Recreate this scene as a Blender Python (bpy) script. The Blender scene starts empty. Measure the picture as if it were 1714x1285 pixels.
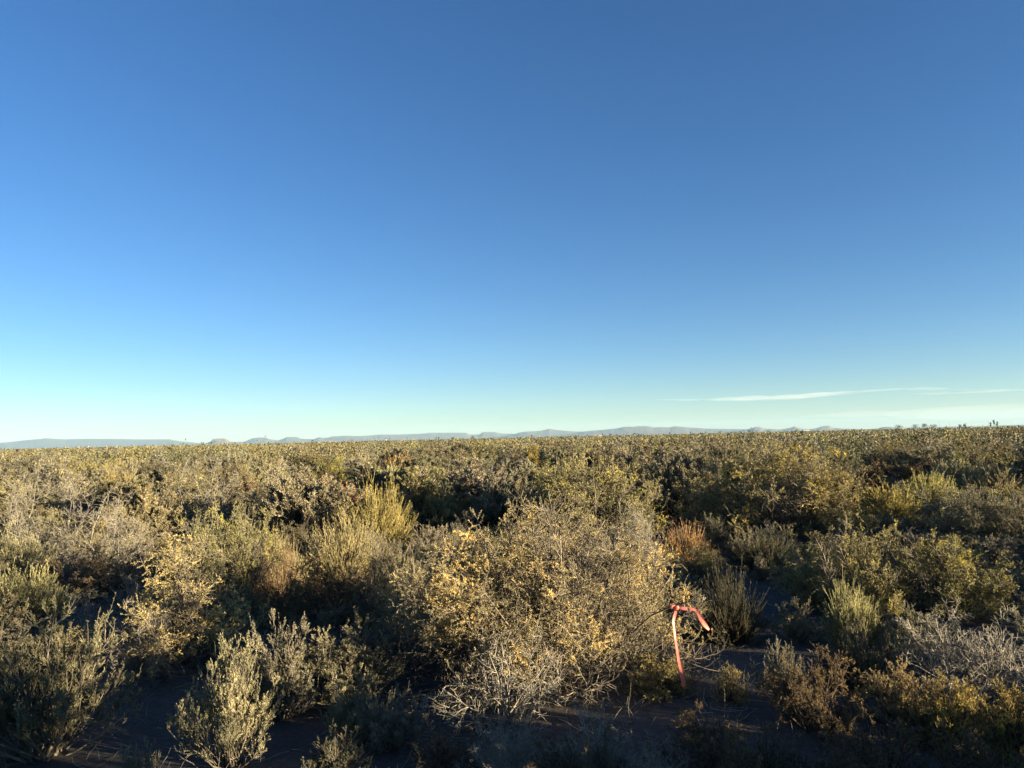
import bpy, math, numpy as np
from mathutils import Vector, Matrix

S = bpy.context.scene
C = S.collection
RNG = np.random.default_rng(11)
R = math.radians

# ------------------------------------------------------------------ camera model
W0, H0, F0 = 1714.0, 1285.0, 1224.0
CAM_H = 1.9
PITCH, ROLL = math.atan(90.5 / F0), R(1.29)
FW = np.array([0, math.cos(PITCH), math.sin(PITCH)])
R0 = np.array([1.0, 0, 0])
U0 = np.array([0, -math.sin(PITCH), math.cos(PITCH)])
RT = R0 * math.cos(ROLL) - U0 * math.sin(ROLL)
UP = R0 * math.sin(ROLL) + U0 * math.cos(ROLL)


def ray(px, py):
    d = FW + RT * ((px - W0 / 2) / F0) + UP * ((H0 / 2 - py) / F0)
    return d


def at(px, py, dist):
    """point on the pixel's ray at horizontal depth dist (metres along +Y)"""
    d = ray(px, py)
    return np.array([0, 0, CAM_H]) + d * (dist / d[1])


def project(p):
    v = np.asarray(p) - np.array([0, 0, CAM_H])
    z = v @ FW
    return W0 / 2 + F0 * (v @ RT) / z, H0 / 2 - F0 * (v @ UP) / z


# sun: low, behind the camera and to its right
SUN_AZ, SUN_EL = R(64), R(8.0)          # azimuth measured from straight behind towards the right
SUN_DIR = np.array([math.sin(SUN_AZ) * math.cos(SUN_EL), -math.cos(SUN_AZ) * math.cos(SUN_EL), math.sin(SUN_EL)])


def gz(x, y):
    """height of the ground"""
    x = np.asarray(x, float); y = np.asarray(y, float)
    r = np.hypot(x, y)
    near = np.exp(-(r / 120.0) ** 2)
    z = 0.07 * np.sin(x * .43 + 1.3) * np.sin(y * .37 + .4) + 0.035 * np.sin(x * 1.3 + y * .9 + 2.) + 0.03 * np.sin(1.7 * y - .8 * x)
    z = z + 0.012 * np.sin(4.1 * x + 1.1 * y) * np.sin(3.3 * y + .7)
    return z * near


# ------------------------------------------------------------------ materials
def mat(name):
    m = bpy.data.materials.new(name); m.use_nodes = True
    nt = m.node_tree
    for n in list(nt.nodes): nt.nodes.remove(n)
    return m, nt, nt.nodes, nt.links


def rgb(c): return (c[0], c[1], c[2], 1)


def mixcol(N, L, a, b, fac, mode='MIX'):
    n = N.new('ShaderNodeMix'); n.data_type = 'RGBA'; n.blend_type = mode
    for s, v in ((n.inputs[6], a), (n.inputs[7], b), (n.inputs[0], fac)):
        if hasattr(v, 'is_output'): L.new(v, s)
        else: s.default_value = v
    return n.outputs[2]


def ramp(N, L, fac, stops):
    n = N.new('ShaderNodeValToRGB'); L.new(fac, n.inputs[0])
    e = n.color_ramp.elements
    while len(e) < len(stops): e.new(.5)
    for k, (p, c) in zip(e, stops): k.position = p; k.color = rgb(c)
    return n.outputs[0]


def noise(N, L, vec, scale, detail=2.0, rough=.5):
    n = N.new('ShaderNodeTexNoise'); n.inputs['Scale'].default_value = scale
    n.inputs['Detail'].default_value = detail; n.inputs['Roughness'].default_value = rough
    if vec is not None: L.new(vec, n.inputs['Vector'])
    return n.outputs['Fac']


def foliage_mat(name, cols, clump=3.0, vary=.35, transl=.25, attr=None, rough=.75):
    """leaf colours in clumps (three stops), each leaf and each shrub a little different"""
    m, nt, N, L = mat(name)
    tc = N.new('ShaderNodeTexCoord'); oi = N.new('ShaderNodeObjectInfo'); geo = N.new('ShaderNodeNewGeometry')
    if attr:
        a = N.new('ShaderNodeAttribute'); a.attribute_name = attr; base = a.outputs['Color']
    else:
        add = N.new('ShaderNodeVectorMath'); add.operation = 'ADD'
        L.new(tc.outputs['Object'], add.inputs[0]); L.new(oi.outputs['Random'], add.inputs[1])
        f = noise(N, L, add.outputs[0], clump, 3.0, .6)
        base = ramp(N, L, f, [(.36, cols[0]), (.52, cols[1]), (.66, cols[2])])
    mr = N.new('ShaderNodeMapRange'); L.new(geo.outputs['Random Per Island'], mr.inputs[0])
    mr.inputs[3].default_value = 1 - vary; mr.inputs[4].default_value = 1 + vary
    hs = N.new('ShaderNodeHueSaturation'); L.new(base, hs.inputs['Color']); L.new(mr.outputs[0], hs.inputs['Value'])
    if not attr:
        mr2 = N.new('ShaderNodeMapRange'); L.new(oi.outputs['Random'], mr2.inputs[0])
        mr2.inputs[3].default_value = .485; mr2.inputs[4].default_value = .515
        L.new(mr2.outputs[0], hs.inputs['Hue'])
        mr3 = N.new('ShaderNodeMapRange'); mlt = N.new('ShaderNodeMath'); mlt.operation = 'FRACT'
        mm = N.new('ShaderNodeMath'); mm.operation = 'MULTIPLY'; mm.inputs[1].default_value = 7.31
        L.new(oi.outputs['Random'], mm.inputs[0]); L.new(mm.outputs[0], mlt.inputs[0]); L.new(mlt.outputs[0], mr3.inputs[0])
        mr3.inputs[3].default_value = .75; mr3.inputs[4].default_value = 1.1
        L.new(mr3.outputs[0], hs.inputs['Saturation'])
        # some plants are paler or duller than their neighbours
        # (per-object value
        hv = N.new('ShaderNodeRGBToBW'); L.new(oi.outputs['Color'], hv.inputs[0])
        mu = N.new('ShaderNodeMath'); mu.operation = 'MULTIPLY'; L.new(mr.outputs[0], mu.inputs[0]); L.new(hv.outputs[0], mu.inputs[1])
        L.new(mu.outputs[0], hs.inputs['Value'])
    p = N.new('ShaderNodeBsdfPrincipled'); p.inputs['Roughness'].default_value = rough
    p.inputs['Specular IOR Level'].default_value = .25
    L.new(hs.outputs[0], p.inputs['Base Color'])
    out = N.new('ShaderNodeOutputMaterial')
    if transl > 0:
        t = N.new('ShaderNodeBsdfTranslucent'); L.new(hs.outputs[0], t.inputs[0])
        mx = N.new('ShaderNodeMixShader'); mx.inputs[0].default_value = transl
        L.new(p.outputs[0], mx.inputs[1]); L.new(t.outputs[0], mx.inputs[2]); L.new(mx.outputs[0], out.inputs[0])
    else:
        L.new(p.outputs[0], out.inputs[0])
    return m


def bark_mat(name, a, b, scale=25):
    m, nt, N, L = mat(name)
    tc = N.new('ShaderNodeTexCoord')
    f = noise(N, L, tc.outputs['Object'], scale, 4, .7)
    col = ramp(N, L, f, [(.3, a), (.7, b)])
    geo = N.new('ShaderNodeNewGeometry')
    mr = N.new('ShaderNodeMapRange'); L.new(geo.outputs['Random Per Island'], mr.inputs[0])
    mr.inputs[3].default_value = .6; mr.inputs[4].default_value = 1.35
    hs = N.new('ShaderNodeHueSaturation'); L.new(col, hs.inputs['Color']); L.new(mr.outputs[0], hs.inputs['Value'])
    p = N.new('ShaderNodeBsdfPrincipled'); p.inputs['Roughness'].default_value = .85
    p.inputs['Specular IOR Level'].default_value = .2
    L.new(hs.outputs[0], p.inputs['Base Color'])
    out = N.new('ShaderNodeOutputMaterial'); L.new(p.outputs[0], out.inputs[0])
    return m


def plain_mat(name, a, b, scale=2., rough=.7):
    m, nt, N, L = mat(name)
    tc = N.new('ShaderNodeTexCoord')
    col = ramp(N, L, noise(N, L, tc.outputs['Object'], scale, 5, .65), [(.3, a), (.7, b)])
    p = N.new('ShaderNodeBsdfPrincipled'); p.inputs['Roughness'].default_value = rough
    L.new(col, p.inputs['Base Color'])
    out = N.new('ShaderNodeOutputMaterial'); L.new(p.outputs[0], out.inputs[0])
    return m


M = {}
M['bark_grey'] = bark_mat('grey_bark', (.075, .062, .045), (.23, .195, .14))
M['bark_pale'] = bark_mat('pale_dead_wood', (.17, .15, .115), (.34, .305, .235))
M['bark_brown'] = bark_mat('brown_bark', (.045, .032, .02), (.13, .095, .058))
M['leaf_grease'] = foliage_mat('greasewood_leaf', [(.175, .160, .078), (.28, .247, .10), (.45, .378, .095)], 2.6, .22, .12)
M['leaf_gold'] = foliage_mat('golden_greasewood_leaf', [(.25, .20, .065), (.43, .33, .08), (.64, .47, .06)], 3.0, .22, .12)
M['leaf_sage'] = foliage_mat('sagebrush_leaf', [(0.179, 0.171, 0.098), (0.256, 0.236, 0.137), (0.343, 0.304, 0.179)], 3.0, .30, .15)
M['leaf_sage_tan'] = foliage_mat('tan_sagebrush_leaf', [(0.222, 0.193, 0.106), (0.308, 0.261, 0.14), (0.401, 0.333, 0.179)], 3.0, .30, .15)
M['leaf_rabbit'] = foliage_mat('rabbitbrush_stem', [(.25, .225, .085), (.37, .325, .12), (.50, .43, .16)], 4.0, .30, .2)
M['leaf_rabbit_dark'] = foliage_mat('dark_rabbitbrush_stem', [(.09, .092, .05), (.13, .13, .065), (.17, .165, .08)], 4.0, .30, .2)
M['leaf_orange'] = foliage_mat('rusty_stem', [(.26, .145, .035), (.42, .235, .05), (.52, .31, .07)], 4.0, .30, .2)
M['leaf_tan'] = foliage_mat('tan_stem', [(.21, .145, .08), (.31, .21, .115), (.38, .27, .15)], 4.0, .25, .15)
M['leaf_brown'] = foliage_mat('brown_saltbush_leaf', [(0.141, 0.1, 0.051), (0.217, 0.151, 0.067), (0.301, 0.209, 0.084)], 4.0, .35, .2)
M['mass'] = foliage_mat('brush_mass', None, vary=.35, transl=.15, attr='tint')
M['straw'] = foliage_mat('dry_straw', [(.20, .17, .10), (.28, .24, .15), (.36, .31, .2)], 2.0, .4, .1)


# ------------------------------------------------------------------ mesh helpers
def norm(v): return v / np.maximum(np.linalg.norm(v, axis=-1, keepdims=True), 1e-9)


def perp(d):
    a = np.where(np.abs(d[..., 2:3]) > .8, np.array([1.0, 0, 0]), np.array([0, 0, 1.0]))
    u = norm(np.cross(d, a)); return u, np.cross(d, u)


def make_mesh(name, V, quads, mats, midx=None, tint=None, smooth=False):
    me = bpy.data.meshes.new(name)
    n, q = len(V), len(quads)
    me.vertices.add(n); me.vertices.foreach_set('co', np.ascontiguousarray(V, np.float32).ravel())
    me.loops.add(q * 4); me.loops.foreach_set('vertex_index', np.ascontiguousarray(quads, np.int32).ravel())
    me.polygons.add(q)
    me.polygons.foreach_set('loop_start', np.arange(0, q * 4, 4, dtype=np.int32))
    for m in mats: me.materials.append(m)
    if midx is not None: me.polygons.foreach_set('material_index', np.ascontiguousarray(midx, np.int32))
    me.update(calc_edges=True)
    if tint is not None:
        a = me.color_attributes.new('tint', 'FLOAT_COLOR', 'POINT')
        a.data.foreach_set('color', np.ascontiguousarray(tint, np.float32).ravel())
    if smooth: me.polygons.foreach_set('use_smooth', np.ones(q, bool))
    return me


class Geo:
    """collects quads: tubes for wood, rhombs for leaves"""
    def __init__(s): s.V, s.Q, s.n = [], [], 0

    def add(s, V, Q):
        s.V.append(V.reshape(-1, 3)); s.Q.append(Q.reshape(-1, 4) + s.n); s.n += len(s.V[-1])

    def arrays(s):
        return np.concatenate(s.V), np.concatenate(s.Q)

    def tubes(s, P, rad):
        """P (N,K,3) polylines, rad (N,K)"""
        N_, K, _ = P.shape
        d = norm(P[:, -1] - P[:, 0]); u, v = perp(d)
        ang = np.arange(3) * 2 * math.pi / 3
        off = np.cos(ang)[None, :, None] * u[:, None] + np.sin(ang)[None, :, None] * v[:, None]
        V = P[:, :, None] + off[:, None] * rad[:, :, None, None]
        idx = np.arange(N_ * K * 3).reshape(N_, K, 3)
        a = idx[:, :-1]; b = idx[:, 1:]
        Q = np.stack([a, np.roll(a, -1, 2), np.roll(b, -1, 2), b], -1)
        s.add(V, Q)

    def leaves(s, B, D, L, Wd, rng, droop=0.0):
        u, v = perp(D)
        a = rng.uniform(0, 2 * math.pi, len(B))[:, None]
        w = np.cos(a) * u + np.sin(a) * v
        nrm = np.cross(D, w)
        L = L[:, None]; Wd = Wd[:, None]
        mid = B + D * L * .55 + nrm * L * .08
        tip = B + D * L
        V = np.stack([B, mid + w * Wd, tip, mid - w * Wd], 1)
        Q = np.arange(len(B) * 4).reshape(-1, 4)
        s.add(V, Q)


def grow(rng, P0, D0, Ln, K, jit, trop, lateral=None):
    """polylines from P0 along D0 of length Ln, wandering by jit and turning upward by trop"""
    N_ = len(P0)
    P = np.zeros((N_, K, 3)); P[:, 0] = P0
    d = D0.copy()
    for k in range(1, K):
        d = norm(d + rng.normal(0, jit, (N_, 3)) + np.array([0, 0, trop]))
        P[:, k] = P[:, k - 1] + d * (Ln / (K - 1))[:, None]
    return P


def sprout(rng, P, Ln, n, tmin, tmax, ang, ratio, angj=.25, nodes=0):
    """n children per polyline -> start points, directions, lengths, parent parameter"""
    N_, K, _ = P.shape
    t = rng.uniform(tmin, tmax, (N_, n))
    if nodes: t = np.clip((np.ceil(t * nodes) - .02 + rng.normal(0, .22, t.shape)) / nodes, tmin, .999)
    t = t * (K - 1)
    i = np.minimum(t.astype(int), K - 2); f = (t - i)[..., None]
    r = np.arange(N_)[:, None]
    A, B = P[r, i], P[r, i + 1]
    p = A + (B - A) * f
    T = norm(B - A)
    u, v = perp(T)
    az = rng.uniform(0, 2 * math.pi, (N_, n, 1))
    th = (ang + rng.normal(0, angj, (N_, n, 1)))
    d = np.cos(th) * T + np.sin(th) * (np.cos(az) * u + np.sin(az) * v)
    tt = t / (K - 1)
    L = Ln[:, None] * ratio * (1.25 - .75 * tt) * rng.uniform(.6, 1.3, (N_, n))
    return p.reshape(-1, 3), norm(d).reshape(-1, 3), L.reshape(-1), tt.reshape(-1)


def taper(r0, r1, N_, K, rng):
    base = np.linspace(1, 0, K)[None] * (r0 - r1) + r1
    return base * rng.uniform(.75, 1.3, (N_, 1))


def cone_dirs(rng, n, cmax, power=.6, flat=1.0):
    az = rng.uniform(0, 2 * math.pi, n); th = cmax * rng.uniform(0, 1, n) ** power
    return np.stack([np.sin(th) * np.cos(az), np.sin(th) * np.sin(az), np.cos(th) * flat], 1)


def field3(P, seed, sc):
    """smooth pseudo noise in -1..1 for clumping"""
    r = np.random.default_rng(seed); out = 0
    for k in range(5):
        w = r.normal(0, 1, 3); w = w / np.linalg.norm(w) * sc * r.uniform(.6, 1.6)
        out = out + np.sin(P @ w + r.uniform(0, 6.28))
    return out / 2.6


# ------------------------------------------------------------------ shrub kinds (unit: metres)
def gen_greasewood(seed, a=.75, b=.7, h=1.2, stems=30, n2=9, n3=7, leaves=12, bare=.25, leafy=1.0, roots=.12, lsize=1.0, clumpsc=6.0, shell=0.0, skirt=.05, thick=1.0):
    rng = np.random.default_rng(seed)
    D = cone_dirs(rng, stems, R(86), .62)
    lim = 1 / (np.abs(D[:, 0] / a) ** 2.4 + np.abs(D[:, 1] / b) ** 2.4 + np.abs(D[:, 2] / h) ** 2.4) ** (1 / 2.4)
    ra = rng.uniform(0, 6.28, stems); rr = roots * np.sqrt(rng.uniform(0, 1, stems))
    P0 = np.stack([rr * np.cos(ra), rr * np.sin(ra), np.full(stems, -.03)], 1)
    lim = lim * (1 + .11 * np.sin(3 * np.arctan2(D[:, 1], D[:, 0]) + seed) + .06 * np.sin(7 * np.arctan2(D[:, 1], D[:, 0]) + 2 * seed))
    Ln = lim * rng.uniform(.70, .95, stems)
    P = grow(rng, P0, D, Ln, 8, .14, .03)
    fe = lambda E: (np.abs(E[:, 0] / a) ** 2.4 + np.abs(E[:, 1] / b) ** 2.4 + np.abs(E[:, 2] / h) ** 2.4) ** (1 / 2.4)
    P = P * np.minimum(1, .93 / np.maximum(fe(P[:, -1]), 1e-3))[:, None, None]
    wood = Geo(); leaf = Geo()
    wood.tubes(P, taper(.011 * thick, .0035 * thick, len(P), 8, rng))
    p2, d2, l2, t2 = sprout(rng, P, Ln, n2, .28, 1., R(48), .34)
    P2 = grow(rng, p2, d2, l2, 5, .26, .05)
    ok = fe(P2[:, -1]) < 1.04; P2, l2 = P2[ok], l2[ok]
    wood.tubes(P2, taper(.0042 * thick, .0020 * thick, len(P2), 5, rng))
    p3, d3, l3, t3 = sprout(rng, P2, l2, n3, .1, 1., R(55), .42, .35)
    l3 = np.clip(l3, .025, .15)
    P3 = grow(rng, p3, d3, l3, 4, .30, .04)
    P3[:, :, 2] = np.maximum(P3[:, :, 2], .02); ok = fe(P3[:, -1]) < 1.08; P3, l3 = P3[ok], l3[ok]
    wood.tubes(P3, taper(.0020, .0010, len(P3), 4, rng))
    # leaves sit on the twigs, in clumps; some twigs stay bare
    cl = field3(P3[:, -1], seed + 5, clumpsc)
    E = P3[:, -1]; fr = (np.abs(E[:, 0] / a) ** 2.4 + np.abs(E[:, 1] / b) ** 2.4 + np.abs(E[:, 2] / h) ** 2.4) ** (1 / 2.4)
    keep = (cl > np.quantile(cl, bare)) & (E[:, 2] > skirt * h) & (fr > shell)
    T = P3[keep]; L3 = l3[keep]; c = cl[keep]
    if len(T) and leaves:
        p, d, l, tt = sprout(rng, T, np.ones(len(T)), leaves, .05, 1., R(46), 1.0, .35, nodes=7)
        ok = rng.uniform(0, 1, len(p)) < np.clip(.55 + .35 * np.repeat(c, leaves), .15, 1) * leafy
        p, d = p[ok], norm(d[ok] + np.array([0, 0, .25]))
        n = len(p)
        leaf.leaves(p, d, rng.lognormal(-4.5, .40, n) * lsize, rng.uniform(.0011, .0024, n) * lsize, rng)
    return wood, leaf


def gen_sage(seed, a=.6, h=.9, stems=40, n2=9, n3=5, leaves=11, stalks=40, stalk_len=.3, cone=74, lsize=1.0, skirt=.22):
    rng = np.random.default_rng(seed)
    D = cone_dirs(rng, stems, R(cone), .75)
    lim = 1 / np.sqrt((D[:, 0] ** 2 + D[:, 1] ** 2) / a ** 2 + D[:, 2] ** 2 / h ** 2)
    lim = lim * (1 + .15 * np.sin(4 * np.arctan2(D[:, 1], D[:, 0]) + seed))
    ra = rng.uniform(0, 6.28, stems); rr = .09 * np.sqrt(rng.uniform(0, 1, stems))
    P0 = np.stack([rr * np.cos(ra), rr * np.sin(ra), np.full(stems, -.03)], 1)
    Ln = lim * rng.uniform(.6, 1., stems)
    P = grow(rng, P0, D, Ln, 7, .10, .09)
    wood = Geo(); leaf = Geo()
    wood.tubes(P, taper(.010, .003, len(P), 7, rng))
    p2, d2, l2, t2 = sprout(rng, P, Ln, n2, .35, 1., R(34), .34)
    P2 = grow(rng, p2, d2, l2, 5, .10, .22)
    wood.tubes(P2, taper(.0032, .0016, len(P2), 5, rng))
    p3, d3, l3, t3 = sprout(rng, P2, l2, n3, .25, 1., R(34), .5)
    l3 = np.clip(l3, .03, .16)
    P3 = grow(rng, p3, d3, l3, 4, .10, .25)
    wood.tubes(P3, taper(.0018, .0010, len(P3), 4, rng))
    p, d, l, tt = sprout(rng, P3, np.ones(len(P3)), leaves, .0, 1., R(32), 1.0, .3)
    cl = np.repeat(field3(P3[:, -1], seed + 3, 5.), leaves)
    ok = (rng.uniform(0, 1, len(p)) < np.clip(.62 + .40 * cl, .10, 1)) & (p[:, 2] > skirt * h * rng.uniform(.5, 1.3, len(p)))
    p, d = p[ok], norm(d[ok] + np.array([0, 0, .2]))
    leaf.leaves(p, d, rng.uniform(.012, .028, len(p)) * lsize, rng.uniform(.0014, .0028, len(p)) * lsize, rng)
    if stalks:
        # erect flower stalks above the crown
        sel = rng.choice(len(P2), stalks)
        ps = P2[sel, -1] - np.array([0, 0, .08]); ds = norm(cone_dirs(rng, stalks, R(16)) + .25 * norm(ps * np.array([1, 1, 0.])))
        ls = rng.uniform(.5, 1.1, stalks) * stalk_len
        Ps = grow(rng, ps, ds, ls, 5, .04, .1)
        wood.tubes(Ps, taper(.0020, .0011, stalks, 5, rng))
        p, d, l, tt = sprout(rng, Ps, ls, 26, .25, 1., R(24), 1.0, .2)
        leaf.leaves(p, d, rng.uniform(.008, .018, len(p)) * lsize, rng.uniform(.0018, .0032, len(p)) * lsize, rng)
    return wood, leaf


def gen_broom(seed, a=.5, h=.8, stems=190, n2=4, leaves=9, cone=80, lsize=1.0):
    """broom of many straight, nearly parallel stems fanning from one base"""
    rng = np.random.default_rng(seed)
    D = cone_dirs(rng, stems, R(cone), .5)
    lim = 1 / np.sqrt((D[:, 0] ** 2 + D[:, 1] ** 2) / a ** 2 + D[:, 2] ** 2 / h ** 2)
    lim = lim * (1 + .12 * np.sin(3 * np.arctan2(D[:, 1], D[:, 0]) + seed) + .07 * np.sin(8 * np.arctan2(D[:, 1], D[:, 0])))
    ra = rng.uniform(0, 6.28, stems); rr = .18 * np.sqrt(rng.uniform(0, 1, stems))
    P0 = np.stack([rr * np.cos(ra), rr * np.sin(ra), np.full(stems, -.02)], 1)
    Ln = lim * rng.uniform(.78, 1., stems)
    P = grow(rng, P0, D, Ln, 6, .06, .03)
    wood = Geo(); leaf = Geo()
    wood.tubes(P, taper(.0045, .0018, len(P), 6, rng))
    p2, d2, l2, t2 = sprout(rng, P, Ln, n2, .45, .95, R(17), .38, .12)
    P2 = grow(rng, p2, d2, l2, 4, .05, .12)
    leaf.tubes(P2, taper(.0022, .0013, len(P2), 4, rng))
    p, d, l, tt = sprout(rng, np.concatenate([P2]), np.ones(len(P2)), leaves, .1, 1., R(20), 1.0, .15)
    leaf.leaves(p, norm(d + np.array([0, 0, .3])), rng.uniform(.018, .042, len(p)) * lsize, rng.uniform(.0014, .0028, len(p)) * lsize, rng)
    # fluffy tips
    p, d, l, tt = sprout(rng, P2, np.ones(len(P2)), 7, .85, 1., R(40), 1.0, .3)
    leaf.leaves(p, norm(d + np.array([0, 0, .4])), rng.uniform(.008, .016, len(p)) * lsize, rng.uniform(.002, .004, len(p)) * lsize, rng)
    return wood, leaf


PROTO, PROTO_FAR = {}, {}


def proto(kind, wood_leaf, bark, leafm, store=None):
    w, l = wood_leaf
    V, Q = w.arrays(); wm = make_mesh('branches', V, Q, [M[bark]])
    lm = None; top = float(np.quantile(V[:, 2], .995))
    rad = float(np.quantile(np.hypot(V[:, 0], V[:, 1]), .97))
    if l.n:
        V2, Q2 = l.arrays(); lm = make_mesh('foliage', V2, Q2, [M[leafm]])
        top = float(np.quantile(V2[:, 2], .995)); rad = float(np.quantile(np.hypot(V2[:, 0], V2[:, 1]), .97))
        jm = make_mesh('shrub', np.concatenate([V, V2]), np.concatenate([Q, Q2 + len(V)]), [M[bark], M[leafm]], np.concatenate([np.zeros(len(Q)), np.ones(len(Q2))]))
    else:
        jm = wm
    (PROTO if store is None else store).setdefault(kind, []).append(dict(wood=wm, leaf=lm, joined=jm, top=top, rad=rad))


for s_ in (1, 2, 3):
    proto('greasewood', gen_greasewood(s_, stems=44 + 3 * s_, n2=12, n3=9, bare=.14, leaves=58, lsize=.88, shell=.42, skirt=.10), 'bark_grey', 'leaf_grease')
proto('goldenwood', gen_greasewood(14, stems=48, n2=12, n3=9, bare=.12, leaves=58, lsize=.88, shell=.42, skirt=.10), 'bark_grey', 'leaf_gold')
for s_ in (21, 22, 23):
    proto('sagebrush', gen_sage(s_, stems=44 + (s_ % 3) * 6, leaves=36, lsize=1.05), 'bark_grey', 'leaf_sage')
for s_ in (24, 25):
    proto('tansage', gen_sage(s_, stems=46, a=.7, stalks=70, stalk_len=.26, leaves=36, lsize=1.05), 'bark_grey', 'leaf_sage_tan')
for s_ in (31, 32):
    proto('rabbitbrush', gen_broom(s_, stems=420, n2=5), 'bark_brown', 'leaf_rabbit')
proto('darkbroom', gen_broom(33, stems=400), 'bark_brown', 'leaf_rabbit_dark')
proto('rusty', gen_broom(34, stems=400, h=.7, a=.5), 'bark_brown', 'leaf_orange')
proto('tanclump', gen_broom(35, stems=400, h=.7, a=.5), 'bark_brown', 'leaf_tan')
proto('brownbush', gen_greasewood(41, a=.7, b=.7, h=.8, stems=40, bare=.25, leaves=44, lsize=1.05), 'bark_brown', 'leaf_brown')
proto('twiggy', gen_greasewood(51, a=.7, b=.65, h=1.1, stems=40, n3=9, bare=.62, leaves=8, lsize=1.2, thick=.6), 'bark_pale', 'leaf_grease')
proto('deadwood', gen_greasewood(52, a=.7, b=.65, h=.9, stems=60, n2=12, n3=9, leaves=0, thick=.5), 'bark_pale', 'leaf_grease')
proto('goldbush', gen_greasewood(61, a=.7, b=.7, h=.7, stems=46, bare=.12, leaves=50, lsize=1.05), 'bark_brown', 'leaf_gold')
for s_ in (91, 92):
    proto('bigwood', gen_greasewood(s_, a=1.0, b=.95, h=1.05, stems=88, n2=13, n3=8, bare=.16, leaves=40, lsize=1.15, shell=.45, skirt=.14, roots=.3), 'bark_grey', 'leaf_grease')
# coarser sprays of leaves for the shrubs of the middle distance
for s_ in (71, 72, 73):
    proto('greasewood', gen_greasewood(s_, stems=50, n2=12, n3=9, bare=.12, leaves=58, lsize=1.45, shell=.58, skirt=.16, clumpsc=7.5), 'bark_brown', 'leaf_grease', PROTO_FAR)
proto('goldenwood', gen_greasewood(74, stems=50, n2=12, n3=9, bare=.12, leaves=58, lsize=1.45, shell=.58, skirt=.16, clumpsc=7.5), 'bark_brown', 'leaf_gold', PROTO_FAR)
for s_ in (75, 76):
    proto('sagebrush', gen_sage(s_, stems=46, leaves=84, lsize=1.35, skirt=.3), 'bark_brown', 'leaf_sage', PROTO_FAR)
for s_ in (77, 78):
    proto('tansage', gen_sage(s_, stems=48, a=.7, stalks=60, stalk_len=.22, leaves=84, lsize=1.35, skirt=.3), 'bark_brown', 'leaf_sage_tan', PROTO_FAR)
proto('rabbitbrush', gen_broom(79, stems=340, n2=5, lsize=1.5), 'bark_brown', 'leaf_rabbit', PROTO_FAR)
proto('darkbroom', gen_broom(80, stems=320, lsize=1.5), 'bark_brown', 'leaf_rabbit_dark', PROTO_FAR)
proto('rusty', gen_broom(81, stems=320, h=.7, a=.5, lsize=1.4), 'bark_brown', 'leaf_orange', PROTO_FAR)
proto('brownbush', gen_greasewood(82, a=.7, b=.7, h=.8, stems=46, n2=12, n3=9, bare=.2, leaves=54, lsize=1.4, shell=.5, clumpsc=7.5), 'bark_brown', 'leaf_brown', PROTO_FAR)
proto('twiggy', gen_greasewood(83, a=.7, b=.65, h=1.1, stems=40, n3=7, bare=.45, leaves=8, lsize=1.9, thick=.55), 'bark_pale', 'leaf_grease', PROTO_FAR)

KIND_NAME = dict(bigwood='greasewood_shrub', greasewood='greasewood_shrub', goldenwood='greasewood_shrub', sagebrush='sagebrush', tansage='sagebrush', rabbitbrush='rabbitbrush',
                 darkbroom='rabbitbrush', rusty='buckwheat_clump', tanclump='buckwheat_clump', brownbush='saltbush', twiggy='greasewood_shrub', deadwood='dead_shrub', goldbush='saltbush')


def tag(o, label=None, cat=None, group=None, kind=None):
    for k, v in (('label', label), ('category', cat), ('group', group), ('kind', kind)):
        if v: o[k] = v
    return o


def obj(name, me, parent=None):
    o = bpy.data.objects.new(name, me); C.objects.link(o)
    if parent is not None: o.parent = parent
    return o


HEROES = []          # (column, row of its top, distance, width in px)
PLACED = []          # (x, y, radius, phrase)


def shrub(kind, x, y, h, w, rot, label, group, parts=True, idx=None, lean=(0, 0), phrase=None, tone=1.0):
    """one shrub: an Empty with branches and foliage, or a single mesh where it is small in the picture"""
    ps = (PROTO if parts or kind not in PROTO_FAR else PROTO_FAR)[kind]; p = ps[(idx if idx is not None else int(RNG.integers(len(ps)))) % len(ps)]
    nm = KIND_NAME[kind]
    sc = (w / 2 / p['rad'], w / 2 / p['rad'], h / p['top'])
    if parts and p['leaf'] is not None:
        o = obj(nm, None); o.empty_display_size = .1
        obj('branches', p['wood'], o); obj('foliage', p['leaf'], o).color = (tone, tone, tone, 1)
    else:
        o = obj(nm, p['joined']); o.color = (tone, tone, tone, 1)
    o.location = (x, y, float(gz(x, y)) - .01); o.rotation_euler = (lean[0], lean[1], rot); o.scale = sc
    tag(o, label, 'shrub', group)
    PLACED.append((x, y, w / 2, phrase))
    return o


# ------------------------------------------------------------------ shrubs one can point at
def hero(kind, px, top, dist, wpx, label, hs=1.0, idx=None, phrase=None, group='shrubs close to the camera', lean=(0, 0), tone=1.0):
    p = at(px, top, dist)
    x, y = p[0], dist
    h = max(.25, (p[2] - float(gz(x, y))) * hs)
    w = wpx / F0 * dist * 1.12
    HEROES.append((px, top, dist, wpx * 1.12))
    return shrub(kind, x, y, h, w, float(RNG.uniform(0, 6.28)), label, group, dist < 13.8, idx, lean, phrase, tone)


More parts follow.
